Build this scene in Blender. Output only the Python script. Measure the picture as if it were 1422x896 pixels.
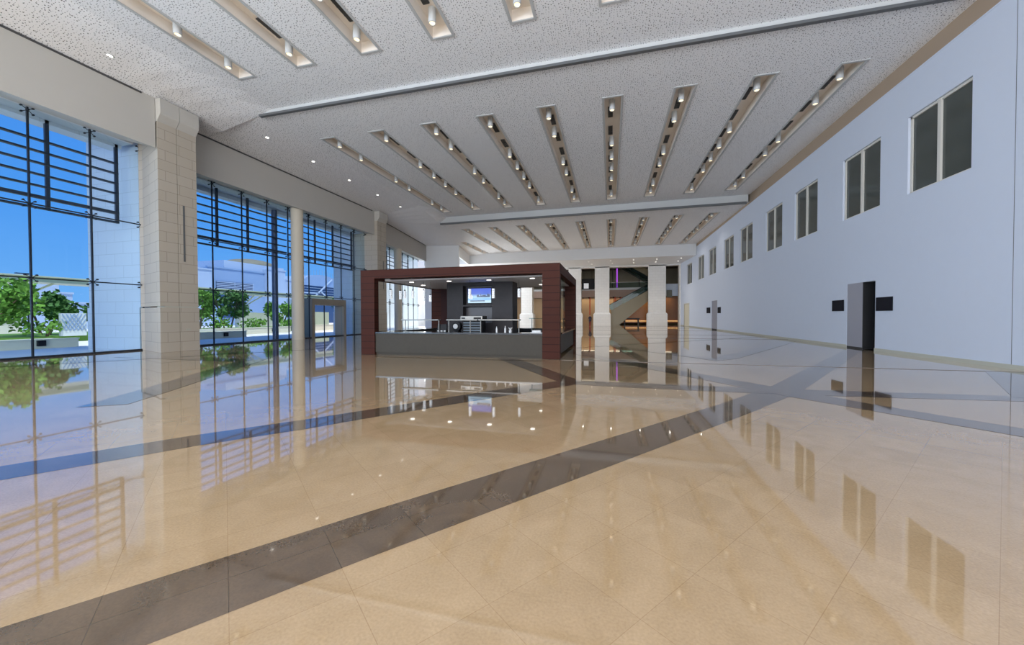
import bpy, bmesh, math, random
from mathutils import Vector, Matrix
random.seed(7)
for o in list(bpy.data.objects): bpy.data.objects.remove(o)
S = bpy.context.scene
COL = S.collection
sin, cos, PI = math.sin, math.cos, math.pi

# ------------------------------------------------------------ camera
EYE = 1.6
F_PX, YAW, PITCH, ROLL = 522.79, 0.2552, 0.0160, -0.0029
fw = Vector((-sin(YAW), cos(YAW), 0)); rt = Vector((cos(YAW), sin(YAW), 0)); up = Vector((0, 0, 1))
f2 = fw*cos(PITCH) - up*sin(PITCH); u2 = up*cos(PITCH) + fw*sin(PITCH)
r3 = rt*cos(ROLL) + u2*sin(ROLL); u3 = u2*cos(ROLL) - rt*sin(ROLL)
cd = bpy.data.cameras.new('camera'); co = bpy.data.objects.new('camera', cd); COL.objects.link(co)
cd.sensor_width = 36; cd.lens = F_PX/1422*36; cd.clip_start = .05; cd.clip_end = 900
M = Matrix((( r3.x, u3.x, -f2.x, 0), (r3.y, u3.y, -f2.y, 0), (r3.z, u3.z, -f2.z, EYE), (0, 0, 0, 1)))
co.matrix_world = M
S.camera = co

# ------------------------------------------------------------ sky, sun, lamps, exposure
S.view_settings.view_transform = 'Standard'
S.view_settings.look = 'None'
S.view_settings.exposure = 0.0
S.view_settings.gamma = 1
S.view_settings.use_curve_mapping = False
w = bpy.data.worlds.new('world'); S.world = w; w.use_nodes = True
nt = w.node_tree; nt.nodes.clear()
wo = nt.nodes.new('ShaderNodeOutputWorld'); wb = nt.nodes.new('ShaderNodeBackground')
tc = nt.nodes.new('ShaderNodeTexCoord'); sx = nt.nodes.new('ShaderNodeSeparateXYZ')
cr = nt.nodes.new('ShaderNodeValToRGB'); cr.color_ramp.elements[0].position = 0.0
cr.color_ramp.elements[0].color = (.20, .48, .92, 1)
cr.color_ramp.elements[1].position = .55; cr.color_ramp.elements[1].color = (.06, .24, .78, 1)
e = cr.color_ramp.elements.new(.2); e.color = (.085, .34, .88, 1)
nt.links.new(tc.outputs['Generated'], sx.inputs[0]); nt.links.new(sx.outputs['Z'], cr.inputs[0])
nt.links.new(cr.outputs[0], wb.inputs[0]); wb.inputs[1].default_value = 1.05
nt.links.new(wb.outputs[0], wo.inputs[0])

def lamp(name, kind, loc, direction, energy, color=(1, 1, 1), **kw):
    d = bpy.data.lights.new(name, kind); d.energy = energy; d.color = color
    for k, v in kw.items(): setattr(d, k, v)
    o = bpy.data.objects.new(name, d); COL.objects.link(o); o.location = loc
    o.rotation_euler = Vector(direction).to_track_quat('-Z', 'Y').to_euler()
    return o
lamp('sun', 'SUN', (0, 0, 40), (-.30, .16, -.95), 4.6, (1, .95, .86), angle=.01)
# added fill lamp behind the viewer, as if that end were glazed
lamp('end_fill_lamp', 'AREA', (-4, -14.5, 6.2), (0, 1, -.04), 7000, (.93, .96, 1), shape='RECTANGLE', size=30, size_y=9)
# added bluish lamp outside the side glass behind the viewer, boosts its daylight
lamp('side_fill_lamp', 'AREA', (-22.8, -6, 5.0), (1, .15, 0), 3800, (.62, .80, 1), shape='RECTANGLE', size=18, size_y=9)
for py, pl in ((6, 16), (22, 16), (39, 14)):
    p_ = lamp('window_portal', 'AREA', (-24.2, py, 5.0), (1, 0, 0), 1, shape='RECTANGLE', size=pl, size_y=10.2); p_.data.cycles.is_portal = True

# ------------------------------------------------------------ materials
MAT = {}
def mat(name, color, rough=.6, metal=0, spec=.5, emit=None, es=1, noise=None, bump=None):
    m = bpy.data.materials.new(name); m.use_nodes = True; MAT[name] = m
    n = m.node_tree; b = n.nodes['Principled BSDF']
    b.inputs['Base Color'].default_value = (*color, 1); b.inputs['Roughness'].default_value = rough
    b.inputs['Metallic'].default_value = metal; b.inputs['Specular IOR Level'].default_value = spec
    if emit: b.inputs['Emission Color'].default_value = (*emit, 1); b.inputs['Emission Strength'].default_value = es
    if noise:
        sc, amt = noise
        g = n.nodes.new('ShaderNodeNewGeometry'); t = n.nodes.new('ShaderNodeTexNoise'); t.inputs['Scale'].default_value = sc
        t.inputs['Detail'].default_value = 5
        mx = n.nodes.new('ShaderNodeMix'); mx.data_type = 'RGBA'
        mx.inputs[6].default_value = (*[c*(1-amt) for c in color], 1); mx.inputs[7].default_value = (*[min(1, c*(1+amt)) for c in color], 1)
        n.links.new(g.outputs['Position'], t.inputs['Vector']); n.links.new(t.outputs['Fac'], mx.inputs[0])
        n.links.new(mx.outputs[2], b.inputs['Base Color'])
        if bump:
            bp = n.nodes.new('ShaderNodeBump'); bp.inputs['Strength'].default_value = bump; bp.inputs['Distance'].default_value = .02
            n.links.new(t.outputs['Fac'], bp.inputs['Height']); n.links.new(bp.outputs[0], b.inputs['Normal'])
    return m
def uvw(n):
    """(x+y, z) wall coordinates for coursed stone and boards"""
    g = n.nodes.new('ShaderNodeNewGeometry'); s = n.nodes.new('ShaderNodeSeparateXYZ'); a = n.nodes.new('ShaderNodeMath'); a.operation = 'ADD'
    c = n.nodes.new('ShaderNodeCombineXYZ')
    n.links.new(g.outputs['Position'], s.inputs[0]); n.links.new(s.outputs[0], a.inputs[0]); n.links.new(s.outputs[1], a.inputs[1])
    n.links.new(a.outputs[0], c.inputs[0]); n.links.new(s.outputs[2], c.inputs[1])
    return c
def brickmat(name, c1, c2, cm, bw, bh, mortar, rough=.6, offset=.5, spec=.4):
    m = mat(name, c1, rough, spec=spec); n = m.node_tree; b = n.nodes['Principled BSDF']
    c = uvw(n); t = n.nodes.new('ShaderNodeTexBrick')
    t.inputs['Color1'].default_value = (*c1, 1); t.inputs['Color2'].default_value = (*c2, 1); t.inputs['Mortar'].default_value = (*cm, 1)
    t.inputs['Scale'].default_value = 1; t.inputs['Brick Width'].default_value = bw; t.inputs['Row Height'].default_value = bh
    t.inputs['Mortar Size'].default_value = mortar; t.inputs['Mortar Smooth'].default_value = .1; t.offset = offset
    n.links.new(c.outputs[0], t.inputs['Vector']); n.links.new(t.outputs[0], b.inputs['Base Color'])
    return m
def floormat(name, base, vein, tile, joint, rough, rot, joints=True):
    m = mat(name, base, rough, spec=.8); n = m.node_tree; b = n.nodes['Principled BSDF']
    L = n.links
    g = n.nodes.new('ShaderNodeNewGeometry')
    n1 = n.nodes.new('ShaderNodeTexNoise'); n1.inputs['Scale'].default_value = 2.2; n1.inputs['Detail'].default_value = 8; n1.inputs['Distortion'].default_value = 1.2
    n2 = n.nodes.new('ShaderNodeTexNoise'); n2.inputs['Scale'].default_value = 60; n2.inputs['Detail'].default_value = 3
    L.new(g.outputs['Position'], n1.inputs['Vector']); L.new(g.outputs['Position'], n2.inputs['Vector'])
    r = n.nodes.new('ShaderNodeValToRGB'); r.color_ramp.elements[0].position = .35; r.color_ramp.elements[1].position = .68
    r.color_ramp.elements[0].color = (*vein, 1); r.color_ramp.elements[1].color = (*base, 1)
    L.new(n1.outputs['Fac'], r.inputs[0])
    mx = n.nodes.new('ShaderNodeMix'); mx.data_type = 'RGBA'; mx.blend_type = 'OVERLAY'; mx.inputs[0].default_value = .22
    L.new(r.outputs[0], mx.inputs[6]); L.new(n2.outputs['Fac'], mx.inputs[7])
    mp = n.nodes.new('ShaderNodeMapping'); mp.inputs['Rotation'].default_value = (0, 0, rot)
    L.new(g.outputs['Position'], mp.inputs['Vector'])
    t = n.nodes.new('ShaderNodeTexBrick'); t.offset = 0; t.inputs['Scale'].default_value = 1
    t.inputs['Brick Width'].default_value = tile; t.inputs['Row Height'].default_value = tile
    t.inputs['Mortar Size'].default_value = .0025; t.inputs['Mortar Smooth'].default_value = .3
    t.inputs['Color1'].default_value = (1, 1, 1, 1); t.inputs['Color2'].default_value = (.93, .92, .91, 1); t.inputs['Mortar'].default_value = (*joint, 1)
    L.new(mp.outputs[0], t.inputs['Vector'])
    m2 = n.nodes.new('ShaderNodeMix'); m2.data_type = 'RGBA'; m2.blend_type = 'MULTIPLY'; m2.inputs[0].default_value = 1 if joints else .5
    L.new(mx.outputs[2], m2.inputs[6]); L.new(t.outputs[0], m2.inputs[7]); L.new(m2.outputs[2], b.inputs['Base Color'])
    n3 = n.nodes.new('ShaderNodeTexNoise'); n3.inputs['Scale'].default_value = .9; n3.inputs['Detail'].default_value = 2
    L.new(g.outputs['Position'], n3.inputs['Vector'])
    bp = n.nodes.new('ShaderNodeBump'); bp.inputs['Strength'].default_value = .10; bp.inputs['Distance'].default_value = .012
    L.new(n3.outputs['Fac'], bp.inputs['Height']); L.new(bp.outputs[0], b.inputs['Normal'])
    b.inputs['IOR'].default_value = 1.55
    b.inputs['Coat Weight'].default_value = .5; b.inputs['Coat Roughness'].default_value = .02
    return m
def ceilmat(name, base, hole):
    m = mat(name, base, .8, spec=.2); n = m.node_tree; b = n.nodes['Principled BSDF']
    g = n.nodes.new('ShaderNodeNewGeometry'); v = n.nodes.new('ShaderNodeTexVoronoi'); v.voronoi_dimensions = '2D'
    v.inputs['Scale'].default_value = 11; v.inputs['Randomness'].default_value = .75
    n.links.new(g.outputs['Position'], v.inputs['Vector'])
    # hole size differs from cell to cell
    s = n.nodes.new('ShaderNodeSeparateColor'); n.links.new(v.outputs['Color'], s.inputs[0])
    mr = n.nodes.new('ShaderNodeMapRange'); mr.inputs['To Min'].default_value = .06; mr.inputs['To Max'].default_value = .22
    n.links.new(s.outputs[0], mr.inputs['Value'])
    lt = n.nodes.new('ShaderNodeMath'); lt.operation = 'LESS_THAN'
    n.links.new(v.outputs['Distance'], lt.inputs[0]); n.links.new(mr.outputs[0], lt.inputs[1])
    mx = n.nodes.new('ShaderNodeMix'); mx.data_type = 'RGBA'; mx.inputs[6].default_value = (*base, 1); mx.inputs[7].default_value = (*hole, 1)
    n.links.new(lt.outputs[0], mx.inputs[0]); n.links.new(mx.outputs[2], b.inputs['Base Color'])
    return m
def glassmat(name, tint, gloss=.08, gcol=(1, 1, 1)):
    m = bpy.data.materials.new(name); m.use_nodes = True; MAT[name] = m; n = m.node_tree; n.nodes.clear()
    o = n.nodes.new('ShaderNodeOutputMaterial'); t = n.nodes.new('ShaderNodeBsdfTransparent'); t.inputs[0].default_value = (*tint, 1)
    gl = n.nodes.new('ShaderNodeBsdfGlossy'); gl.inputs['Roughness'].default_value = .02; gl.inputs[0].default_value = (*gcol, 1)
    fr = n.nodes.new('ShaderNodeFresnel'); fr.inputs['IOR'].default_value = 1.25 if gloss < .1 else 1.5
    mx = n.nodes.new('ShaderNodeMixShader')
    ge = n.nodes.new('ShaderNodeNewGeometry'); mm = n.nodes.new('ShaderNodeMix'); mm.inputs[3].default_value = 0   # inner faces do not mirror
    n.links.new(ge.outputs['Backfacing'], mm.inputs[0]); n.links.new(fr.outputs[0], mm.inputs[2])
    n.links.new(mm.outputs[0], mx.inputs[0]); n.links.new(t.outputs[0], mx.inputs[1]); n.links.new(gl.outputs[0], mx.inputs[2]); n.links.new(mx.outputs[0], o.inputs[0])
    return m

floormat('beige_marble', (.46, .325, .19), (.41, .285, .16), .575, (.80, .76, .72), .035, -math.radians(52))
floormat('dark_marble', (.145, .100, .065), (.10, .07, .047), .575, (.55, .5, .45), .06, -math.radians(52))
mat('joint_metal', (.12, .1, .09), .4)
ceilmat('perforated_board', (.89, .89, .90), (.06, .06, .065))
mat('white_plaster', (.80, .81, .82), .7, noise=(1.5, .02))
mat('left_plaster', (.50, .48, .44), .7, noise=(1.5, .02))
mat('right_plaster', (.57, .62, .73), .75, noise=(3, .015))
mat('tan_plaster', (.36, .27, .195), .7)
mat('trough_tan', (.92, .84, .75), .6)
mat('white_trim', (.52, .53, .53), .5)
mat('dark_slot', (.06, .06, .06), .6)
mat('grey_slot', (.11, .115, .12), .5)
brickmat('pier_stone', (.46, .41, .34), (.44, .39, .32), (.31, .27, .225), 1.15, .46, .012)
brickmat('far_stone', (.84, .82, .79), (.81, .79, .76), (.70, .68, .65), .9, .46, .012)
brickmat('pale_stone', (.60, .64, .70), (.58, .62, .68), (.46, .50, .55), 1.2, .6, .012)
mat('column_paint', (.66, .60, .49), .5)
mat('skirting_stone', (.42, .42, .36), .4)
mat('dark_metal', (.03, .035, .045), .35, .6)
mat('louvre_metal', (.035, .045, .07), .45, .4)
mat('steel_post', (.08, .10, .17), .4, .5)
mat('steel', (.17, .165, .155), .35, 1)
mat('frame_paint', (.62, .60, .55), .5)
mat('portal_metal', (.26, .235, .20), .45, .3)
glassmat('clear_glass', (.89, .95, .98))
glassmat('kiosk_glass', (.93, .98, .98))
mat('tinted_glass', (.060, .070, .064), .08, spec=.6)
mat('black_panel', (.010, .010, .016), .7, spec=.1)
mat('door_grey', (.27, .27, .32), .5)
mat('matt_black', (.01, .01, .012), .6)
mat('cream_door', (.62, .58, .46), .5)
brickmat('brown_cladding', (.046, .0125, .0075), (.040, .011, .0065), (.014, .005, .004), 40.0, .275, .012, .6, .5, .12)
mat('dark_cladding', (.030, .008, .007), .6, spec=.15)
mat('counter_grey', (.050, .044, .036), .55, spec=.15, noise=(9, .1))
mat('counter_top', (.02, .022, .026), .12, spec=.8)
mat('core_grey', (.024, .022, .025), .5, spec=.2, noise=(6, .2))
mat('niche_dark', (.02, .02, .03), .4)
mat('canopy_white', (.72, .71, .74), .5)
mat('black_plastic', (.010, .010, .012), .5, spec=.2)
mat('slat_blue', (.07, .10, .13), .4)
mat('white_ceramic', (.6, .6, .6), .3)
mat('lamp_warm', (1, .9, .7), .4, emit=(1, .80, .48), es=1.6)
mat('lamp_white', (1, 1, 1), .4, emit=(1, .95, .85), es=4)
mat('pendant_white', (.85, .87, .9), .3, emit=(.9, .95, 1), es=.2)
mat('orange_wood', (.30, .115, .022), .35, noise=(2, .15))
mat('tan_panel', (.48, .32, .17), .5)
mat('pink_beige', (.34, .235, .185), .6)
mat('olive_panel', (.23, .21, .14), .5, noise=(2, .15))
mat('upper_wall', (.30, .275, .20), .6, noise=(.8, .15))
mat('dark_brown', (.06, .035, .018), .5)
mat('escalator_side', (.15, .12, .065), .35, .2)
mat('step_dark', (.02, .02, .02), .5)
glassmat('balustrade_glass', (.62, .74, .74), .05)
mat('light_strip', (1, .7, .3), .5, emit=(1, .62, .22), es=1.1)
mat('purple_tube', (.5, .1, .8), .5, emit=(.36, .06, .62), es=1.0)
mat('red_cloth', (.6, .07, .02), .6)
mat('navy_cloth', (.01, .015, .05), .7)
mat('skin', (.4, .24, .16), .6)
mat('hair_black', (.01, .01, .01), .6)
# outside
mat('plaza_paving', (.74, .72, .70), .8, noise=(.6, .06))
mat('planter_stone', (.66, .64, .52), .8, noise=(2, .06))
mat('lawn', (.10, .22, .03), .9, noise=(3, .3))
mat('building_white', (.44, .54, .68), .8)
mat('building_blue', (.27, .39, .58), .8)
mat('building_dark', (.03, .07, .17), .25)
mat('dome_olive', (.20, .185, .13), .7)
mat('canopy_paint', (.66, .66, .52), .7)
mat('lattice_white', (.62, .68, .68), .8)
mat('bark', (.16, .11, .07), .9)
mat('leaf', (.13, .30, .035), .8, noise=(1.2, .5))
mat('leaf_dark', (.055, .16, .03), .8, noise=(1.2, .5))

# TV picture: skyline over water
def tvmat():
    m = mat('screen_picture', (0, 0, 0), .3); n = m.node_tree; b = n.nodes['Principled BSDF']; L = n.links
    g = n.nodes.new('ShaderNodeTexCoord'); s = n.nodes.new('ShaderNodeSeparateXYZ'); L.new(g.outputs['Generated'], s.inputs[0])
    r = n.nodes.new('ShaderNodeValToRGB'); r.color_ramp.interpolation = 'LINEAR'
    el = r.color_ramp.elements; el[0].position = 0; el[0].color = (.55, .8, 1, 1); el[1].position = 1; el[1].color = (.03, .10, .75, 1)
    a = el.new(.12); a.color = (.6, .85, 1, 1); a = el.new(.25); a.color = (.2, .5, .9, 1); a = el.new(.42); a.color = (.5, .8, 1, 1)
    a = el.new(.62); a.color = (.03, .12, .7, 1)
    L.new(s.outputs[2], r.inputs[0]); L.new(r.outputs[0], b.inputs['Emission Color']); b.inputs['Emission Strength'].default_value = .9
tvmat()

# ------------------------------------------------------------ mesh helpers
class MB:
    def __init__(s): s.v = []; s.f = []; s.mi = []
    def add(s, vs, fs, mi=0):
        k = len(s.v); s.v += [tuple(map(float, q)) for q in vs]; s.f += [tuple(k+i for i in f) for f in fs]; s.mi += [mi]*len(fs); return s
    def box(s, x0, y0, z0, x1, y1, z1, mi=0):
        if x0 > x1: x0, x1 = x1, x0
        if y0 > y1: y0, y1 = y1, y0
        if z0 > z1: z0, z1 = z1, z0
        return s.add([(x0, y0, z0), (x1, y0, z0), (x1, y1, z0), (x0, y1, z0), (x0, y0, z1), (x1, y0, z1), (x1, y1, z1), (x0, y1, z1)],
                     [(0, 3, 2, 1), (4, 5, 6, 7), (0, 1, 5, 4), (1, 2, 6, 5), (2, 3, 7, 6), (3, 0, 4, 7)], mi)
    def hexa(s, b, t, mi=0):
        return s.add(list(b)+list(t), [(0, 3, 2, 1), (4, 5, 6, 7), (0, 1, 5, 4), (1, 2, 6, 5), (2, 3, 7, 6), (3, 0, 4, 7)], mi)
    def quad(s, a, b, c, d, mi=0): return s.add([a, b, c, d], [(0, 1, 2, 3)], mi)
    def bar(s, p, q, w, h, mi=0):
        """rectangular bar from p to q, w sideways, h upwards"""
        p = Vector(p); q = Vector(q); d = (q-p).normalized(); u = Vector((0, 0, 1))
        if abs(d.z) > .95: u = Vector((0, 1, 0))
        n = d.cross(u).normalized()*w/2; u = n.cross(d).normalized()*h/2
        return s.hexa([p-n-u, p+n-u, q+n-u, q-n-u], [p-n+u, p+n+u, q+n+u, q-n+u], mi)
    def tube(s, p, q, r, n=10, r2=None, mi=0):
        p = Vector(p); q = Vector(q); r2 = r if r2 is None else r2; d = (q-p).normalized()
        a = d.orthogonal().normalized(); b = d.cross(a)
        vs = [p+(a*cos(2*PI*i/n)+b*sin(2*PI*i/n))*r for i in range(n)]+[q+(a*cos(2*PI*i/n)+b*sin(2*PI*i/n))*r2 for i in range(n)]
        fs = [(i, (i+1) % n, n+(i+1) % n, n+i) for i in range(n)]+[tuple(range(n-1, -1, -1)), tuple(range(n, 2*n))]
        return s.add(vs, fs, mi)
    def lathe(s, cx, cy, prof, n=24, mi=0):
        k = len(prof); vs = [(cx+r*cos(2*PI*i/n), cy+r*sin(2*PI*i/n), z) for i in range(n) for r, z in prof]
        fs = [(i*k+j, ((i+1) % n)*k+j, ((i+1) % n)*k+j+1, i*k+j+1) for i in range(n) for j in range(k-1)]
        fs += [tuple(i*k for i in range(n-1, -1, -1)), tuple(i*k+k-1 for i in range(n))]
        return s.add(vs, fs, mi)
    def prism(s, poly, a0, a1, axis='x', mi=0):
        """poly of 2-D points swept along an axis: x -> (y,z), y -> (x,z), z -> (x,y)"""
        n = len(poly)
        def P(a, u, v): return (a, u, v) if axis == 'x' else (u, a, v) if axis == 'y' else (u, v, a)
        vs = [P(a0, *q) for q in poly]+[P(a1, *q) for q in poly]
        return s.add(vs, [(i, (i+1) % n, n+(i+1) % n, n+i) for i in range(n)]+[tuple(range(n-1, -1, -1)), tuple(range(n, 2*n))], mi)
    def ball(s, c, r, n=10, m=6, sz=1.0, mi=0):
        prof = [(max(.0005, r*sin(PI*j/m)), c[2]-r*sz*cos(PI*j/m)) for j in range(m+1)]
        return s.lathe(c[0], c[1], prof, n, mi)

def world_loc(o):
    p = Vector((0, 0, 0))
    while o: p += o.location; o = o.parent
    return p
def build(name, mb, m, parent=None, loc=None, smooth=False, bevel=0):
    org = world_loc(parent) if parent else Vector(loc or (0, 0, 0))
    me = bpy.data.meshes.new(name)
    me.from_pydata([tuple(Vector(v)-org) for v in mb.v], [], mb.f)
    for mm in (m if isinstance(m, (list, tuple)) else [m]): me.materials.append(MAT[mm])
    bm = bmesh.new(); bm.from_mesh(me)
    for f, i in zip(bm.faces, mb.mi): f.material_index = i
    bmesh.ops.recalc_face_normals(bm, faces=bm.faces)
    bm.to_mesh(me); bm.free()
    if smooth:
        for p in me.polygons: p.use_smooth = True
        me.set_sharp_from_angle(angle=math.radians(40))
    o = bpy.data.objects.new(name, me); COL.objects.link(o)
    if parent: o.parent = parent
    else: o.location = org
    if bevel:
        b = o.modifiers.new('bevel', 'BEVEL'); b.width = bevel; b.segments = 2; b.limit_method = 'ANGLE'
    return o
def tag(o, label=None, cat=None, group=None, kind=None):
    if label: o['label'] = label
    if cat: o['category'] = cat
    if group: o['group'] = group
    if kind: o['kind'] = kind
    return o
def thing(name, label, cat, loc=(0, 0, 0), group=None, kind=None):
    o = bpy.data.objects.new(name, None); COL.objects.link(o); o.location = loc; o.empty_display_size = .1
    return tag(o, label, cat, group, kind)
def struct(name, mb, m, **k):
    o = build(name, mb, m, **k); o['kind'] = 'structure'; return o
def copy_tree(o, parent=None):
    c = o.copy(); COL.objects.link(c)
    if parent: c.parent = parent
    for ch in list(o.children): copy_tree(ch, c)
    return c
ORD = ['first', 'second', 'third', 'fourth', 'fifth', 'sixth', 'seventh', 'eighth', 'ninth', 'tenth', 'eleventh', 'twelfth']

def panel_with_holes(mb, us, vs, holes, place):
    """rectangular sheet cut by holes (u0,v0,u1,v1); place(u,v) -> point"""
    U = sorted(set(list(us)+[h[0] for h in holes]+[h[2] for h in holes])); V = sorted(set(list(vs)+[h[1] for h in holes]+[h[3] for h in holes]))
    for i in range(len(U)-1):
        for j in range(len(V)-1):
            cu, cv = (U[i]+U[i+1])/2, (V[j]+V[j+1])/2
            if any(h[0] < cu < h[2] and h[1] < cv < h[3] for h in holes): continue
            mb.quad(place(U[i], V[j]), place(U[i+1], V[j]), place(U[i+1], V[j+1]), place(U[i], V[j+1]))

# ------------------------------------------------------------ key dimensions (metres)
XR = 11.54                      # right wall
XG = -22.23                     # glass line, second bay
YB = 69.0                       # colonnade at the far end
Y1, Y2, Y3 = 15.5, 36.5, 57.0   # ceiling steps
def cz(b, y):                   # ceiling height of each bay
    return 12.1 if b == 0 else 11.87+.0061*(y-Y1) if b == 1 else 11.375+.0115*(y-Y2)
XC = -17.3                      # where the ceiling folds down to the window side

# ------------------------------------------------------------ floor
fl = MB().box(-23.2, -16, -.3, 30, 110, 0)
struct('floor', fl, 'beige_marble')
bands = [
 [(-3.95, 0.0), (-3.04, 1.19), (-1.96, 2.61), (1.94, 7.55), (3.48, 9.63), (5.86, 13.41), (8.82, 18.08), (11.5, 22.3), (11.5, 21.15), (10.66, 19.88), (6.49, 13.29), (3.9, 9.18), (3.44, 8.58), (2.4, 7.18), (1.56, 6.1), (-1.59, 2.1), (-2.19, 1.3), (-3.2, 0.0)],
 [(-1.28, 9.24), (-2.51, 7.69), (-4.11, 5.51), (-4.62, 4.83), (-5.46, 3.83), (-5.98, 3.07), (-6.5, 2.3), (-9.2, -1.4), (-8.6, -1.6), (-5.81, 2.29), (-5.46, 2.8), (-4.99, 3.5), (-4.22, 4.41), (-3.77, 5.05), (-2.28, 6.98), (-.76, 8.9), (-.75, 9.42)],
 [(-3.21, 13.5), (-.82, 9.62), (-.76, 8.95), (-1.28, 9.24), (-4.2, 13.75), (-3.4, 13.75)],
 [(-.78, 9.44), (3.97, 9.42), (7.69, 9.66), (11.5, 9.9), (11.5, 9.25), (7.43, 9.1), (4.84, 8.86), (2.82, 8.76), (.2, 8.8), (-.78, 8.92)],
 [(-2.3, 18.6), (-1.49, 17.21), (.33, 14.51), (3.5, 9.71), (4.16, 8.8), (4.5, 8.26), (5.63, 6.91), (7.6, 4.3), (7.1, 3.9), (5.26, 6.42), (4.18, 7.67), (3.43, 8.53), (2.83, 9.43), (.3, 13.3), (-1.75, 16.5), (-2.8, 18.1)],
 [(7.56, 9.5), (10.3, 13.7), (11.5, 13.7), (11.5, 13.5), (8.55, 9.3)],
 [(-.6, 22.4), (.47, 20.77), (3.75, 15.7), (4.2, 16.45), (8.5, 23.8), (11.5, 28.8), (11.5, 27.7), (9.1, 23.4), (4.6, 15.7), (3.6, 14.7), (3.1, 15.7), (.1, 20.1), (-1.1, 21.8)],
 [(-9.2, 4.5), (-10.1, 6.0), (-12.9, 10.4), (-16.3, 15.6), (-15.5, 15.9), (-12.1, 10.6), (-9.3, 6.1), (-8.6, 4.9)],
 [(-19.4, 11.3), (-12.6, 11.3), (-12.6, 10.6), (-19.4, 10.6)],
 [(-19.4, 8.6), (-14.8, 16.2), (-14.0, 15.9), (-19.4, 7.1)],
 [(-1.7, 19.2), (-1.7, 20.0), (11.4, 33.5), (11.4, 32.6)],
 [(-8, 34.4), (11.4, 34.4), (11.4, 35.2), (-8, 35.2)],
 [(-8, 52.4), (11.4, 52.4), (11.4, 53.6), (-8, 53.6)],
]
for i, b in enumerate(bands):
    m = MB(); z = .0012+.0004*i
    m.add([(x, y, z) for x, y in b], [tuple(range(len(b)))])
    o = struct('trim_%d' % (i+1), m, 'dark_marble')
for i, (y, x0, x1) in enumerate(((13.75, -1.7, 11.5), (29.0, -2, 11.5), (44.0, -8, 11.5), (61, -8, 11.5))):
    struct('trim_%d' % (i+20), MB().box(x0, y-.02, 0, x1, y+.02, .008), 'joint_metal')

# ------------------------------------------------------------ ceiling
SX0, SDX = -15.71, 3.1619
SW = .39                                            # half width of a light trough
bays = [(0, -16, Y1), (1, Y1, Y2), (2, Y2, Y3)]
def trough_list(b):
    out = []
    if b == 0:
        for i in range(9): out.append((-15.40+3.10*i, -7.6, 13.15, i))
    elif b == 1:
        for i in range(9): out.append((SX0+SDX*i, 18.47, 34.72, i))
    else:
        out.append((SX0-SDX, 46.8, 56.0, -1))
        for i in range(9): out.append((SX0+SDX*i, 39.6, 56.1, i))
    return out
cm = MB()
XT = XC+.8
def fold(b, y):                 # height of the fold line at x = XC
    z = cz(b, y); yn = (Y1, Y2, 999)[b]; zn = (11.87, 11.375, 0)[b]
    k = max(0, 1-(yn-y)/4.5) if b < 2 else 0
    return z+(zn-z)*k
YS = {0: [-16, 3, 11.0, 12, 13, 14, Y1], 1: [Y1, 20, 26, 32.0, 33, 34, 35, Y2], 2: [Y2, 42, 50, Y3]}
for b, ya, yb in bays:
    holes = [(x-SW, y0, x+SW, y1) for x, y0, y1, i in trough_list(b) if i >= 0]
    panel_with_holes(cm, (XT, XR+.1), (ya, yb), holes, lambda u, v: (u, v, cz(b, v)))
    for a, c in zip(YS[b][:-1], YS[b][1:]):
        cm.quad((XC, a, fold(b, a)), (XT, a, cz(b, a)), (XT, c, cz(b, c)), (XC, c, fold(b, c)))
        if b < 2:
            xa, xc_ = [(-19.75 if b == 0 else -21.4)]*2
            cm.quad((xa, a, 11.4), (XC, a, fold(b, a)), (XC, c, fold(b, c)), (xc_, c, 11.4))
cm.quad((-21.4, Y1, 11.4), (-19.75, Y1, 11.4), (-19.75, 12, 11.4), (-21.4, 12, 11.4))
cm.quad((-25.4, Y2-6, 11.4), (-21.4, Y2-6, 11.4), (-21.4, Y3, 11.4), (-25.4, Y3, 11.4))
panel_with_holes(cm, (-21.4, XC), (Y2, Y3), [(SX0-SDX-SW, 46.8, SX0-SDX+SW, 56.0)], lambda u, v: (u, v, 11.4+(cz(2, v)-11.4)*max(0, (u+21.4)/(XC+21.4))))
struct('ceiling', cm, 'perforated_board')
# steps between the bays: white face above a dark linear slot
for i, (y, zt, zb) in enumerate(((Y1, 12.1, 11.87), (Y2, 12.0, 11.375))):
    struct('trim_%d' % (i+30), MB().prism([(XC, zb), (XR-.1, zb+.02), (XR-.1, zt+.1), (XC+.8, zt+.02), (XC, zb+.02)], y, y+.05, 'y'), 'white_trim')
    struct('trim_%d' % (i+32), MB().box(XC+.05, y-.10, zb-(.09, .16)[i], XR-.25, y+.06, zb+.02), 'grey_slot')
# roof over everything keeps the sun out
struct('ceiling_roof', MB().box(-25.5, -17, 13.2, 32, 112, 13.6), 'white_plaster')

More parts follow.
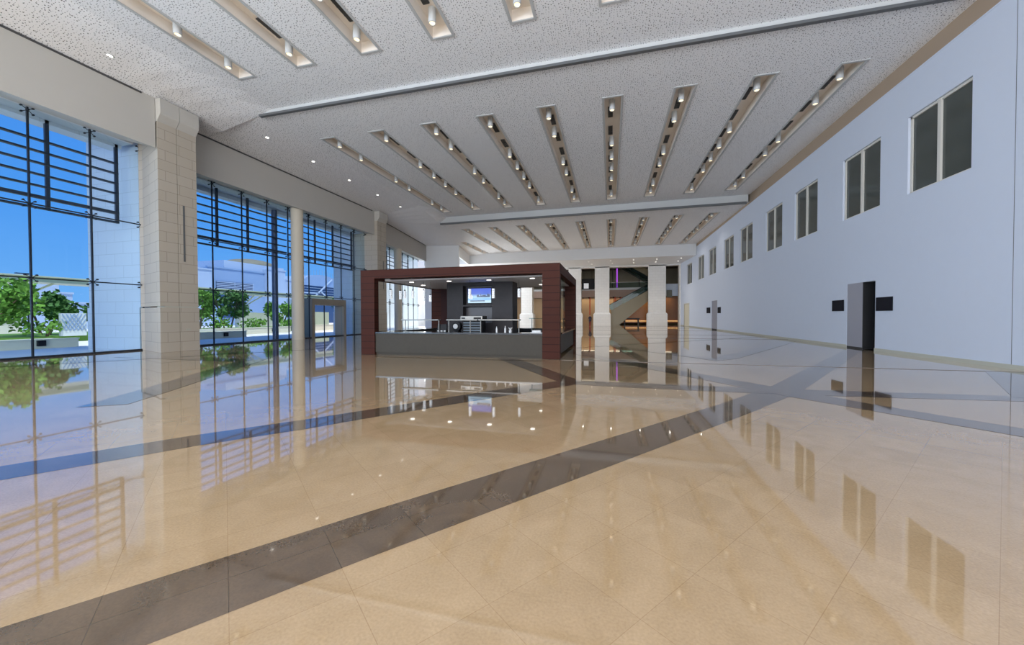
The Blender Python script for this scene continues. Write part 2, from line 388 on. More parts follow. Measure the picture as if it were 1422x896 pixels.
def make_spot(bottom_z, h):
    r = thing('spotlight', 'x', 'spotlight')
    sh = build('housing', MB().lathe(0, 0, [(.01, h), (.135, h), (.135, .03), (.125, 0), (.105, 0), (.105, .05), (.01, .05)], 18), 'white_trim', r, smooth=True)
    build('lamp', MB().lathe(0, 0, [(.01, .03), (.10, .03), (.10, .045), (.01, .045)], 14), 'lamp_warm', sh)
    return r
spot0 = None
PA = [19.45, 21.45, 25.6, 27.55, 31.6, 33.5]; PB = [19.45, 23.5, 25.55, 27.55, 29.6, 33.5]
BAYN = ['near', 'middle', 'far']
for b, ya, yb in bays:
    tl = trough_list(b)
    for x, y0, y1, i in tl:
        zc = cz(b, (y0+y1)/2); n_left = i+(1 if b == 2 else 0)
        dz = .42
        z0, z1 = cz(b, y0), cz(b, y1)
        nm = ORD[n_left]
        t = thing('light_trough', 'long recessed tan ceiling light trough, %s from the window side in the %s ceiling bay' % (nm, BAYN[b]), 'light trough', (x, y0, z0), 'ceiling light troughs')
        g = MB()
        def ring(mb, xa, xb, a, c, off0, off1):
            za, zc2 = cz(b, a), cz(b, c)
            if i < 0: za = zc2 = 11.5
            mb.hexa([(xa, a, za+off0), (xb, a, za+off0), (xb, c, zc2+off0), (xa, c, zc2+off0)], [(xa, a, za+off1), (xb, a, za+off1), (xb, c, zc2+off1), (xa, c, zc2+off1)])
        ring(g, x-SW, x+SW, y0, y1, dz, dz+.05)
        ring(g, x-SW-.04, x-SW, y0, y1, 0, dz+.05); ring(g, x+SW, x+SW+.04, y0, y1, 0, dz+.05)
        ring(g, x-SW, x+SW, y0-.04, y0, 0, dz+.05); ring(g, x-SW, x+SW, y1, y1+.04, 0, dz+.05)
        build('recess', g, 'trough_tan', t)
        fr = MB()
        ring(fr, x-SW-.10, x-SW, y0-.1, y1+.1, -.025, .01); ring(fr, x+SW, x+SW+.10, y0-.1, y1+.1, -.025, .01)
        ring(fr, x-SW, x+SW, y0-.1, y0, -.025, .01); ring(fr, x-SW, x+SW, y1, y1+.1, -.025, .01)
        build('frame', fr, 'white_trim', t)
        off = (-21.13, 0, 21.13)[b]
        gx = x-.10 if i % 2 else x+.02
        for k in range(7):
            yc = 20.55+off+2.03*k
            if not (y0+.6 < yc < y1-.6): continue
            if b == 2 and i < 0: zg = 11.5
            else: zg = cz(b, yc)
            m = MB().box(gx-.12, yc-.5, zg+dz-.05, gx+.12, yc+.5, zg+dz-.005)
            for q in range(5): m.box(gx-.12, yc-.5+.2*q+.09, zg+dz-.065, gx+.12, yc-.5+.2*q+.11, zg+dz-.05)
            build('air_grille', m, 'dark_slot', t)
        pat = PA if (i % 2 == 0) else PB
        ys = [q+off for q in pat]
        if b == 0: ys = [q for q in ys if q > 2.0]
        ys = [q for q in ys if y0+.3 < q < y1-.3]
        for k, yy in enumerate(ys):
            zz = cz(b, yy) if i >= 0 else 11.5
            if spot0 is None: spot0 = make_spot(0, .52); s = spot0
            else: s = copy_tree(spot0)
            s.location = (x-.02, yy, zz-.10)
            kk = len(ys)-1-k if b == 0 else k
            tag(s, 'white cylinder spotlight, %s from %s end of %s trough from windows, %s ceiling bay' % (ORD[kk], 'far' if b == 0 else 'near', nm, BAYN[b]), 'spotlight', 'cylinder spotlights in the ceiling troughs')
lamp('rear_side_fill_lamp', 'AREA', (-29.5, 62.5, 5.2), (1, -.25, 0), 3600, (.85, .93, 1), shape='RECTANGLE', size=9, size_y=8)  # added fill lamp, hidden from view, brightens the colonnade and far floor
# real light of the troughs: one soft lamp among the spotlights of every trough
for b, ya, yb in bays:
    for x, y0, y1, i in trough_list(b):
        for q in ((.3, .8) if b == 2 else ()):
            l_ = lamp('trough_lamp', 'SPOT', (x, y0+(y1-y0)*q, (cz(b, y0) if i >= 0 else 11.4)-.12), (0, 0, -1), 100, (1, .95, .88), spot_size=2.7, spot_blend=.8, shadow_soft_size=.05)

def downlight(x, y, z, label, group, r=.09):
    t = build('downlight', MB().lathe(x, y, [(.01, z-.012), (r*1.35, z-.012), (r*1.35, z+.03), (.01, z+.03)], 16), 'white_trim', loc=(x, y, z))
    tag(t, label, 'downlight', group)
    build('lamp', MB().lathe(x, y, [(.01, z-.02), (r, z-.02), (r, z-.011), (.01, z-.011)], 14), 'lamp_white', t)
for k, y in enumerate((10.3, 13.75, 17.2, 20.6, 24.1, 27.6, 31.1, 34.4)):
    x = -18.7; z = 11.42+(x+19.75)*(.68/2.45) if y < Y1 else 11.4+(x+21.4)*(.5/4.1)
    downlight(x, y, z, 'small round recessed downlight in sloping ceiling margin above the windows, %s from the viewer' % ORD[k], 'margin downlights')

# ------------------------------------------------------------ right wall with nine windows and three doorways
WIN = [(15.95, 18.72), (20.31, 23.08), (25.52, 28.30), (30.12, 33.0), (35.75, 38.95), (40.75, 43.95), (47.0, 50.2), (52.6, 56.0), (60.0, 63.6)]
WZ0, WZ1 = 6.45, 9.5
DOORS = [(20.53, 22.62, 3.17), (46.4, 48.8, 3.35), (61.8, 65.8, 3.5)]
holes = [(a, WZ0, b_, WZ1) for a, b_ in WIN]+[(a, 0, b_, h) for a, b_, h in DOORS]
wm = MB()
panel_with_holes(wm, (-16, 70), (0, 11.2), holes, lambda u, v: (XR, u, v))
for a, z0, c, z1 in holes:      # reveals
    for p, q in (((a, z0), (c, z0)), ((c, z0), (c, z1)), ((c, z1), (a, z1)), ((a, z1), (a, z0))):
        wm.quad((XR, *p), (XR, *q), (XR+.45, *q), (XR+.45, *p))
wm.box(XR+.46, -16, -.1, XR+.5, 70, 13.2)
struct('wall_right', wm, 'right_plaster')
struct('trim_40', MB().box(XR+.02, -16, 11.2, XR+.08, 70, 13.2), 'tan_plaster')
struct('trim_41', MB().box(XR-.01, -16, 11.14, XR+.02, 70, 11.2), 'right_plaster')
bb = MB()
ys = [-16]+[v for d in DOORS for v in d[:2]]+[69]
for i in range(0, len(ys), 2): bb.box(XR-.03, ys[i], 0, XR, ys[i+1], .13)
struct('baseboard_right', bb, 'skirting_stone')
struct('trim_42', MB().box(XR-.004, 14.545, .13, XR+.004, 14.56, 11.2), 'grey_slot')
for k, (a, c) in enumerate(WIN):
    wdw = thing('window_%d' % (k+1), None, None, (XR, a, WZ0), kind='structure')
    f = MB(); x0, x1 = XR+.08, XR+.20; t = .09
    f.box(x0, a, WZ0, x1, a+t, WZ1).box(x0, c-t, WZ0, x1, c, WZ1).box(x0, a, WZ1-t, x1, c, WZ1).box(x0, a, WZ0, x1, c, WZ0+t*.7)
    mid = (a+c)/2+.0; f.box(x0-.02, mid-.07, WZ0, x1, mid+.07, WZ1)
    build('window_frame', f, 'frame_paint', wdw)
    build('glass_pane', MB().box(XR+.13, a+t, WZ0+.06, XR+.15, mid-.07, WZ1-t), 'tinted_glass', wdw)
    build('glass_pane', MB().box(XR+.13, mid+.07, WZ0+.06, XR+.15, c-t, WZ1-t), 'tinted_glass', wdw)
# doors
for k, (a, c, h) in enumerate(DOORS):
    d = thing('door_%d' % (k+1), None, None, (XR, a, 0), kind='structure')
    if k == 0:
        mid = a+(c-a)*.42
        build('door_leaf', MB().box(XR+.01, mid, .08, XR+.06, c, h), 'door_grey', d)
        build('door_kickplate', MB().box(XR+.005, mid, 0, XR+.07, c, .08), 'matt_black', d)
        build('opening_shade', MB().box(XR+.40, a, 0, XR+.44, mid, h).box(XR+.0, mid-.02, 0, XR+.40, mid-.0, h), 'matt_black', d)  # black sheets stand in for the darkness of the open doorway
        build('jamb_shade', MB().box(XR+.005, a, 0, XR+.40, a+.015, h), 'matt_black', d)  # black sheet over the reveal, shade inside the doorway as colour
    elif k == 1:
        build('door_leaf', MB().box(XR+.05, a, .12, XR+.10, c, h), 'door_grey', d)
        build('door_kickplate', MB().box(XR+.04, a, 0, XR+.11, c, .12), 'matt_black', d)
    else:
        build('door_leaf', MB().box(XR+.04, a, 0, XR+.09, c, h), 'cream_door', d)
        build('door_frame', MB().box(XR-.02, a-.1, 0, XR+.2, a, h).box(XR-.02, c, 0, XR+.2, c+.1, h).box(XR-.02, a-.1, h, XR+.2, c+.1, h+.1), 'frame_paint', d)
def plaque(y0, y1, z0, z1, label):
    o = build('wall_panel', MB().box(XR-.045, y0, z0, XR-.001, y1, z1).box(XR-.055, y0+.03, z0+.03, XR-.045, y1-.03, z1-.03), 'black_panel', loc=(XR, (y0+y1)/2, z0), bevel=.006)
    tag(o, label, 'wall panel', 'black square panels beside the doors')
plaque(19.43, 20.42, 1.80, 2.40, 'black square wall panel just right of the nearest half open doorway')
plaque(22.86, 23.86, 1.83, 2.40, 'black square wall panel just left of the nearest half open doorway')
plaque(44.98, 46.1, 1.90, 2.55, 'small black wall panel right of the middle grey door')
plaque(49.4, 51.0, 1.92, 2.62, 'small black wall panel left of the middle grey door')

# ------------------------------------------------------------ left side: header walls, piers, glazing
ZH = 9.25
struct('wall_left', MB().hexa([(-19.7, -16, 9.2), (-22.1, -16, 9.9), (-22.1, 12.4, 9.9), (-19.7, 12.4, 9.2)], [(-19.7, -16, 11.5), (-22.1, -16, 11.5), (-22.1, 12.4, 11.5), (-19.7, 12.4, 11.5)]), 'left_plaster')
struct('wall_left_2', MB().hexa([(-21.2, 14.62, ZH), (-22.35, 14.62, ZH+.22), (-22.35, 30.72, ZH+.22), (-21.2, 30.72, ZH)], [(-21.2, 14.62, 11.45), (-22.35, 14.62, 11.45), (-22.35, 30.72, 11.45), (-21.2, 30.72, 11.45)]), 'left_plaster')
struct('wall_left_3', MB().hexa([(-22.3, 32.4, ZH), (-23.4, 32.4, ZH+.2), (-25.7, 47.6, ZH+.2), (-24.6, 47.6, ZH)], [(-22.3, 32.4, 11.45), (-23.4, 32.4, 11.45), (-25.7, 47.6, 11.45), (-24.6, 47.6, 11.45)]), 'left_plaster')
# dark shadow gaps at the wall heads
struct('trim_50', MB().box(-21.2, 15.0, 11.33, -21.17, 30.4, 11.40), 'dark_slot')
struct('trim_51', MB().box(-19.7, -16, 11.33, -19.67, 11.9, 11.40), 'dark_slot')
struct('trim_52', MB().bar((-22.29, 32.9, 11.36), (-24.45, 47.0, 11.36), .04, .06), 'dark_slot')
struct('wall_left_4', MB().box(-26, -16.4, 0, 12, -16, 13.2), 'white_plaster')
# pale outer beams over the glass
struct('trim_53', MB().box(-22.9, -16, 9.90, -22.1, 13.0, 11.6).box(-23.6, -16, 9.75, -22.9, 13.0, 11.6), 'pale_stone')
struct('trim_54', MB().box(-23.5, 14.9, 9.40, -22.35, 30.7, 11.6).box(-24.1, 14.9, 9.15, -23.5, 30.7, 11.6), 'pale_stone')
struct('trim_55', MB().hexa([(-23.4, 32.4, 9.4), (-25.3, 32.4, 9.2), (-27.3, 47, 9.2), (-25.7, 47, 9.4)], [(-23.4, 32.4, 11.6), (-25.3, 32.4, 11.6), (-27.3, 47, 11.6), (-25.7, 47, 11.6)]), 'pale_stone')

def pier(label, xf, y0, y1, xb, zc, seam, slot=True, ztop=11.39, yb=None):
    """stone pier; its face at x = xf, running back to xb"""
    t = thing('stone_pier', label, 'pier', (xf, (y0+y1)/2, 0), 'stone piers between the window bays')
    s = MB()
    e = .012; yb = y0 if yb is None else yb
    def block(mb, a, c, z0, z1, g=0.0, first=False):
        k = yb-a if first else 0
        mb.hexa([(xb, a+k, z0), (xf+g, a, z0), (xf+g, c, z0), (xb, max(c, a+k+.02), z0)], [(xb, a+k, z1), (xf+g, a, z1), (xf+g, c, z1), (xb, max(c, a+k+.02), z1)])
    block(s, y0, seam-e, 2.12, zc-.5, 0, True); block(s, seam+e, y1, 2.12, zc-.5)
    s.box(xf-1, seam-e, 0, xf-.05, seam+e, zc-.5)
    build('shaft', s, 'pier_stone', t)
    pl = MB()
    block(pl, y0-.02, seam-e, 0, 2.06, .03, True); block(pl, seam+e, y1+.02, 0, 2.06, .03)
    build('plinth', pl, 'pier_stone', t)
    build('shadow_course', MB().box(xf-.5, y0+.2, 2.06, xf-.015, y1-.02, 2.12), 'skirting_stone', t)
    build('backing', MB().box(xb, max(y0, yb)+.3, 2.05, xf-.2, y1-.02, 2.13), 'pier_stone', t)
    c = MB()
    for a, b_ in ((y0, seam-e), (seam+e, y1)):
        c.prism([(xf-1.2, zc-.5), (xf, zc-.5), (xf+.06, zc-.42), (xf+.20, zc-.22), (xf+.22, zc-.14), (xf+.22, zc+.0), (xf+.2, ztop), (xf-1.2, ztop)], a, b_, 'y')
    build('capital', c, 'left_plaster', t)
    if slot: build('slot', MB().box(xf-.02, seam+.22, 4.25, xf+.012, seam+.30, 6.9), 'grey_slot', t)
    build('junction_box', MB().box(xf-.01, seam+.25, .98, xf+.05, seam+.45, 1.06), 'skirting_stone', t)
    return t
pier('large pale stone pier nearest the viewer, between first and second window bays', -19.62, 12.42, 14.05, -22.15, 10.9, 13.2, yb=13.3)
pier('stone pier rising behind the left end of the brown kiosk', -20.9, 30.75, 32.15, -23.6, 11.0, 31.4)
# outer part of the piers, seen through the glass
for nm, x0, x1, y0, y1, lab in (('stone_pier', -26.1, -22.4, 13.35, 14.58, 'bluish white outer stone pier outside the nearest glass wall'),
                        ('stone_pier', -25.7, -23.62, 30.72, 32.3, 'bluish white outer stone pier outside the glass beside the entrance portal')):
    t = thing(nm, lab, 'pier', ((x0+x1)/2, (y0+y1)/2, 0), 'outer stone piers')
    build('shaft', MB().box(x0, y0, 2.1, x1, y1, 11.38), 'pale_stone', t)
    build('plinth', MB().box(x0-.05, y0-.05, -.05, x1, y1, 2.1), 'pale_stone', t)
# wall behind the first pier closing the gap to the second glass line
struct('wall_left_5', MB().box(-22.3, 14.09, 0, -21.3, 14.6, 11.39), 'left_plaster')

def make_spider(mb, x, y, z, s=.20):
    for sy in (-1, 1):
        for sz in (-1, 1):
            mb.tube((x+.05, y, z), (x+.02, y+sy*s*.8, z+sz*s*.6), .014, 6)
            mb.tube((x-.02, y+sy*s*.8, z+sz*s*.6), (x+.05, y+sy*s*.8, z+sz*s*.6), .035, 8)
    mb.tube((x-.02, y, z), (x+.12, y, z), .035, 8)
spider0 = None
def glazing(n, xg, ys, ztop, levels, sill=True, fin=.035, slope=0, portal=None):
    """frameless glass wall along y at x = xg (+slope*(y-ys[0]))"""
    global spider0
    X = lambda y: xg+slope*(y-ys[0])
    wdw = thing('window_%d' % n, None, None, (xg, ys[0], 0), kind='structure')
    for a, c in zip(ys[:-1], ys[1:]):
        zb = .06
        if portal and a+.1 > portal[0] and c-.1 < portal[1]: zb = portal[2]
        build('glass_pane', MB().hexa([(X(a)-.01, a+.008, zb), (X(a)+.01, a+.008, zb), (X(c)+.01, c-.008, zb), (X(c)-.01, c-.008, zb)], [(X(a)-.01, a+.008, ztop), (X(a)+.01, a+.008, ztop), (X(c)+.01, c-.008, ztop), (X(c)-.01, c-.008, ztop)]), 'clear_glass', wdw)
    for y in ys[1:-1]+([ys[-1]] if n == 10 else []):
        zb = portal[2] if portal and portal[0]+.05 < y < portal[1]-.05 else 0
        build('glass_fin', MB().box(X(y)+.02, y-fin/2, zb, X(y)+.10, y+fin/2, ztop), 'dark_metal', wdw)
    for z in levels:
        a, c = ys[0], ys[-1]+.35
        build('tie_rod', MB().bar((X(a)+.14, a, z), (X(c)+.14, c, z), .05, .05), 'dark_metal', wdw)
    for z in levels+[ztop-.12]:
        for y in ys[1:]:
            if spider0 is None:
                mb = MB(); make_spider(mb, 0, 0, 0)
                spider0 = build('spider_fitting', mb, 'dark_metal', None); o = spider0; o.parent = wdw
            else:
                o = spider0.copy(); COL.objects.link(o); o.parent = wdw
            o.location = Vector((X(y)+.04, y, z))-world_loc(wdw)
    build('sill', MB().hexa([(X(ys[0])-.1, ys[0], 0), (X(ys[0])+.12, ys[0], 0), (X(ys[-1])+.12, ys[-1], 0), (X(ys[-1])-.1, ys[-1], 0)], [(X(ys[0])-.1, ys[0], .07), (X(ys[0])+.12, ys[0], .07), (X(ys[-1])+.12, ys[-1], .07), (X(ys[-1])-.1, ys[-1], .07)]), 'dark_metal', wdw)
    return wdw
PORT = (24.0, 27.8, 3.05)
glazing(10, -22.2, [-16+1.83*k for k in range(16)]+[13.30], 9.88, [3.18, 6.1], fin=.05)
glazing(11, XG, [14.6, 16.7, 18.5, 20.28, 21.96, 23.85, 25.64, 27.4, 29.07, 30.68], 9.42, [3.16, 6.0], portal=(23.8, 27.8, 3.1))
glazing(12, -23.3, [32.3, 34.0, 35.8, 37.6, 39.4, 41.2, 43.0, 44.8, 46.6], 9.42, [3.16, 6.0], slope=-.15)

def louvre(label, xl, y0, y1, zt, zb, bars, verts, slope=0, zvt=None):
    X = lambda y: xl+slope*(y-y0)
    t = thing('sun_louvre', label, 'sun louvre', (xl, (y0+y1)/2, zb), 'hanging sun louvres outside the glass')
    for z, h in bars: build('blade', MB().bar((X(y0), y0, z), (X(y1), y1, z), .16, h), 'louvre_metal', t)
    for y in verts: build('hanger', MB().box(X(y)-.05, y-.06, zb, X(y)+.05, y+.06, zvt or zt), 'louvre_metal', t)
    return t
b1 = [(8.98-k*.475, .07) for k in range(5)]+[(6.62, .13), (6.17, .08)]
louvre('dark horizontal bar sun louvre hanging outside the nearest left glass wall', -22.95, -6, 12.85, 9.9, 6.13, b1, [-2, 2.4, 6.6, 10.5, 12.8])
b2 = [(8.62-k*.465, .065) for k in range(5)]+[(6.3, .12), (5.9, .08)]
louvre('dark bar sun louvre outside second window bay, between pier and round column', -23.0, 15.2, 22.6, 9.2, 5.86, b2, [17.6, 19.6], zvt=9.42)
louvre('dark bar sun louvre outside second window bay, above the entrance portal', -23.0, 22.8, 29.9, 9.2, 5.86, b2, [25.4, 27.4, 29.8], zvt=9.42)
louvre('dark bar sun louvre outside the far window bay behind the kiosk', -24.1, 32.6, 45.0, 9.2, 5.86, b2, [34.5, 38.5, 42.5, 44.9], slope=-.15)

def round_col(label, x, y, r, m, top, zb=0):
    t = thing('round_column', label, 'column', (x, y, zb))
    build('shaft', MB().lathe(x, y, [(.01, zb), (r, zb), (r, top), (.01, top)], 32), m, t, smooth=True)
    build('base_ring', MB().lathe(x, y, [(.01, zb), (r+.02, zb), (r+.02, zb+.06), (.01, zb+.06)], 32), m, t, smooth=True)
round_col('cream round column inside the glass of second window bay', -21.75, 22.35, .40, 'column_paint', 9.35)
round_col('slim dark steel post outside the glass left of the cream column', -23.45, 22.05, .19, 'steel_post', 9.3, -.05)
round_col('cream round column inside the far window bay', -23.35, 38.2, .42, 'column_paint', 9.3)
round_col('slim dark steel post outside the far window bay', -24.7, 36.6, .19, 'steel_post', 9.3, -.05)

# entrance portal tunnel in the glass
t = thing('entrance_portal', 'brown grey box portal framing the open doorway in the left glass wall', 'doorway', (-23.1, 25.9, 0))
build('jamb', MB().box(-22.95, 24.0, 0, -22.02, 24.26, 2.55), 'portal_metal', t)
build('jamb', MB().box(-22.95, 27.54, 0, -22.02, 27.8, 2.55), 'portal_metal', t)
build('lintel', MB().box(-22.95, 24.0, 2.55, -22.02, 27.8, 3.04), 'portal_metal', t)
build('threshold', MB().box(-22.95, 24.26, -.02, -22.05, 27.54, .03), 'dark_metal', t)
for y in (24.9, 26.2): build('door_stile', MB().box(-22.9, y-.03, .03, -22.84, y+.03, 2.55), 'dark_metal', t)
# far left back corner walls
struct('wall_back_left', MB().hexa([(-24.8, 47.4, 0), (-20.2, 48.5, 0), (-20.2, 48.8, 0), (-24.8, 47.7, 0)], [(-24.8, 47.4, 11.45), (-20.2, 48.5, 11.45), (-20.2, 48.8, 11.45), (-24.8, 47.7, 11.45)]), 'white_plaster')
struct('wall_back_left_2', MB().hexa([(-20.2, 48.5, 9.9), (-21.9, 57.2, 9.9), (-22.1, 57.2, 9.9), (-20.4, 48.5, 9.9)], [(-20.2, 48.5, 11.6), (-21.9, 57.2, 11.6), (-22.1, 57.2, 11.6), (-20.4, 48.5, 11.6)]), 'white_plaster')

# ------------------------------------------------------------ far end: header, soffit, colonnade
struct('wall_back', MB().box(-30, 57.0, 10.02, XR, 57.3, 12.8), 'white_plaster')
so = MB().hexa([(-30, 57.3, 10.02), (XR, 57.3, 10.02), (XR, YB, 10.5), (-30, YB, 10.5)], [(-30, 57.3, 10.1), (XR, 57.3, 10.1), (XR, YB, 10.6), (-30, YB, 10.6)])
struct('ceiling_soffit', so, 'white_plaster')
struct('wall_back_2', MB().box(-30, YB, 10.25, XR, YB+1.4, 12.9), 'far_stone')
cols = [('rectangular stone column partly hidden behind the kiosk right corner', -7.35, -5.1), ('rectangular stone column in the middle of the far colonnade', -2.67, -.15),
        ('rectangular stone column at the right of the far colonnade', 6.45, 9.2), ('rectangular stone column seen through the kiosk opening', -16.2, -14.1), ('rectangular stone column far left, behind the kiosk core', -24.4, -22.0)]
for lab, x0, x1 in cols:
    t = thing('stone_column', lab, 'column', ((x0+x1)/2, YB, 0), 'stone columns of the far colonnade')
    build('shaft', MB().box(x0, YB, 2.2, x1, YB+1.4, 10.4), 'far_stone', t)
    p = MB(); a = .25
    p.box(x0-a, YB-a, 0, x1+a, YB+1.4+a, 1.95)
    p.hexa([(x0-a, YB-a, 1.95), (x1+a, YB-a, 1.95), (x1+a, YB+1.4+a, 1.95), (x0-a, YB+1.4+a, 1.95)], [(x0, YB, 2.25), (x1, YB, 2.25), (x1, YB+1.4, 2.25), (x0, YB+1.4, 2.25)])
    build('plinth', p, 'far_stone', t)
t = thing('stone_column', 'narrow stone pilaster in the far right corner beside the white wall', 'column', (XR-.1, YB, 0), 'stone columns of the far colonnade')
build('shaft', MB().box(XR-.2, YB-.3, 0, XR+.4, YB+1.4, 10.4), 'far_stone', t)
k = 0
for yy, zz in ((60.0, 10.13), (64.5, 10.31)):
    for j in range(5):
        x = -3.3+3.35*j+(.3 if yy > 62 else 0)
        downlight(x, yy, zz, 'small bright downlight in the far soffit, %s from left in the %s row' % (ORD[j], 'front' if yy < 62 else 'rear'), 'soffit downlights', .10)
for x in (-3.0, 2.0, 7.0): lamp('soffit_lamp', 'SPOT', (x, 62, 9.9), (0, 0, -1), 450, (1, .93, .82), spot_size=2.6, spot_blend=.8, shadow_soft_size=.1)
# space beyond the colonnade
struct('wall_far', MB().box(-32, 92, 0, 20, 92.3, 12.8), 'upper_wall')
struct('wall_far_left', MB().box(-32.3, 47, 0, -32, 92.3, 12.8), 'white_plaster')
struct('wall_far_right', MB().box(16, 70, 0, 16.3, 92.3, 12.8), 'dark_brown')
struct('ceiling_far', MB().box(-32, 70.4, 12.4, 20, 92.3, 12.7), 'dark_brown')
struct('wall_gallery', MB().box(-32, 74.0, 5.25, 9.7, 74.3, 6.6), 'pink_beige')
struct('floor_gallery', MB().box(-32, 74.3, 6.2, 9.7, 92, 6.6), 'pink_beige')
struct('trim_60', MB().box(-32, 73.9, 6.55, 9.7, 74.3, 6.95), 'white_trim')
struct('wall_gallery_2', MB().box(9.7, 74.0, 5.3, 16, 74.3, 7.5), 'white_plaster')
struct('trim_61', MB().box(10.0, 73.8, 5.05, 10.9, 74.0, 6.35), 'olive_panel')
struct('wall_wood', MB().box(.5, 76.0, 0.3, 16, 76.3, 5.3), 'orange_wood')
struct('wall_panelled', MB().box(-32, 76.0, 0, .5, 76.3, 5.25), 'tan_panel')
t = build('light_strip', MB().box(2.6, 75.85, .62, 12.4, 75.98, .71), 'light_strip', loc=(7, 75.9, .7)); tag(t, 'warm glowing light strip at the foot of the orange wood wall', 'light')
t = build('light_tube', MB().tube((1.26, 75.4, 6.6), (1.26, 75.4, 10.8), .12, 10), 'purple_tube', loc=(1.26, 75.4, 6.9)); tag(t, 'tall purple glowing light tube on the upper gallery', 'light')
for j in range(2):
    x = (-.75, 4.1)[j]
    o = build('pole', MB().tube((x+1.2, 75.0, 6.6), (x+1.2, 75.0, 10.9 if j == 0 else 9.3), .07, 8), 'matt_black', loc=(x+1.2, 75, 6.6)); tag(o, ('slim dark pole left of the purple tube on the gallery', 'short dark pole right of the purple tube on the gallery')[j], 'pole')
t = thing('gallery_balustrade', 'glass balustrade along the upper gallery edge', 'balustrade', (0, 74.1, 6.95))
build('glass_panel', MB().box(-6, 74.1, 6.95, 9.6, 74.13, 7.95), 'balustrade_glass', t)
build('handrail', MB().box(-6, 74.07, 7.95, 9.6, 74.16, 8.0), 'steel', t)
# gallery screen
t = thing('hanging_screen', 'black hanging screen with a pale blue display, above the narrow left opening', 'screen', (-4.1, 74, 6.8))
build('screen_housing', MB().box(-5.4, 73.4, 6.75, -2.9, 73.7, 8.75), 'black_plastic', t)
build('display', MB().box(-4.9, 73.37, 6.9, -4.0, 73.40, 7.9), 'pendant_white', t)
for x in (-4.9, -3.4): build('hanger_cable', MB().tube((x, 73.55, 8.75), (x, 73.55, 12.4), .02, 6), 'matt_black', t)
for j in range(10):
    x = -5.1+1.15*j
    o = build('downlight', MB().lathe(x, 73.9, [(.01, 5.0), (.12, 5.0), (.12, 5.25), (.01, 5.25)], 10), 'black_plastic', loc=(x, 73.9, 5.0)); tag(o, 'small black ceiling spotlight under the gallery edge, %s from left' % ORD[j], 'spotlight', 'black spotlights under the gallery')
lamp('gallery_lamp', 'AREA', (2, 75.0, 5.1), (0, 0, -1), 190, (1, .85, .62), shape='RECTANGLE', size=18, size_y=1.4)
lamp('upper_gallery_lamp', 'AREA', (2, 79, 12.2), (0, 0, -1), 380, (1, .9, .7), shape='RECTANGLE', size=18, size_y=8)
# escalators
def escalator(label, a, c, y0, y1, th, low=None):
    """incline from a=(x,z) up to c=(x,z)"""
    t = thing('escalator', label, 'escalator', (a[0], (y0+y1)/2, a[1]))
    n = Vector((-(c[1]-a[1]), c[0]-a[0])); n.normalize()
    dn = n*-th
    for yy in (y0, y1-.12):
        build('side_panel', MB().prism([a, c]+(low or [(c[0]+dn.x, c[1]+dn.y), (a[0]+dn.x*.3, a[1]+dn.y*.6)]), yy, yy+.12, 'y'), 'escalator_side', t)
        build('balustrade_panel', MB().prism([(a[0]+n.x*.02, a[1]+n.y*.02), (c[0]+n.x*.02, c[1]+n.y*.02), (c[0]+n.x*1.0, c[1]+n.y*1.0), (a[0]+n.x*1.0, a[1]+n.y*1.0)], yy+.04, yy+.06, 'y'), 'balustrade_glass', t)
        build('handrail', MB().bar((a[0]+n.x*1.02, yy+.05, a[1]+n.y*1.02), (c[0]+n.x*1.02, yy+.05, c[1]+n.y*1.02), .08, .08), 'black_plastic', t)
    k = 22; s = MB()
    for i in range(k):
        x0 = a[0]+(c[0]-a[0])*i/k; x1 = a[0]+(c[0]-a[0])*(i+1)/k; z1 = a[1]+(c[1]-a[1])*(i+1)/k-.15
        s.box(x0, y0+.12, z1-.5, x1, y1-.12, z1)
    build('steps', s, 'step_dark', t)
    return t
escalator('long escalator rising to the right behind the far colonnade', (.15, 2.7), (9.4, 7.75), 71.6, 73.2, 1.5, low=[(9.4, 6.7), (1.6, 0), (.15, 0)])
escalator('upper escalator sloping down to the right above the gallery', (9.6, 7.6), (2.2, 12.2), 76.5, 78.1, 1.5)
t = thing('bench', 'low dark bench under the escalator', 'bench', (4.0, 73.5, 0))
build('seat', MB().box(2.3, 73.3, 1.05, 5.3, 73.9, 1.25), 'step_dark', t)
for x in (2.5, 4.9): build('leg', MB().box(x, 73.35, 0, x+.25, 73.85, 1.05), 'step_dark', t)
# hanging red banners behind the left opening
for j, x in enumerate((-3.8, 0.9, 1.9)):
    o = build('banner', MB().box(x-.1, 74.12, .0 if j == 0 else 2.4, x+.1, 74.18, 5.25), 'red_cloth', loc=(x, 74.15, 0)); tag(o, ('tall red vertical banner beside the dark figure', 'short red banner left of the escalator top rail', 'short red banner just above the escalator glass')[j], 'banner')

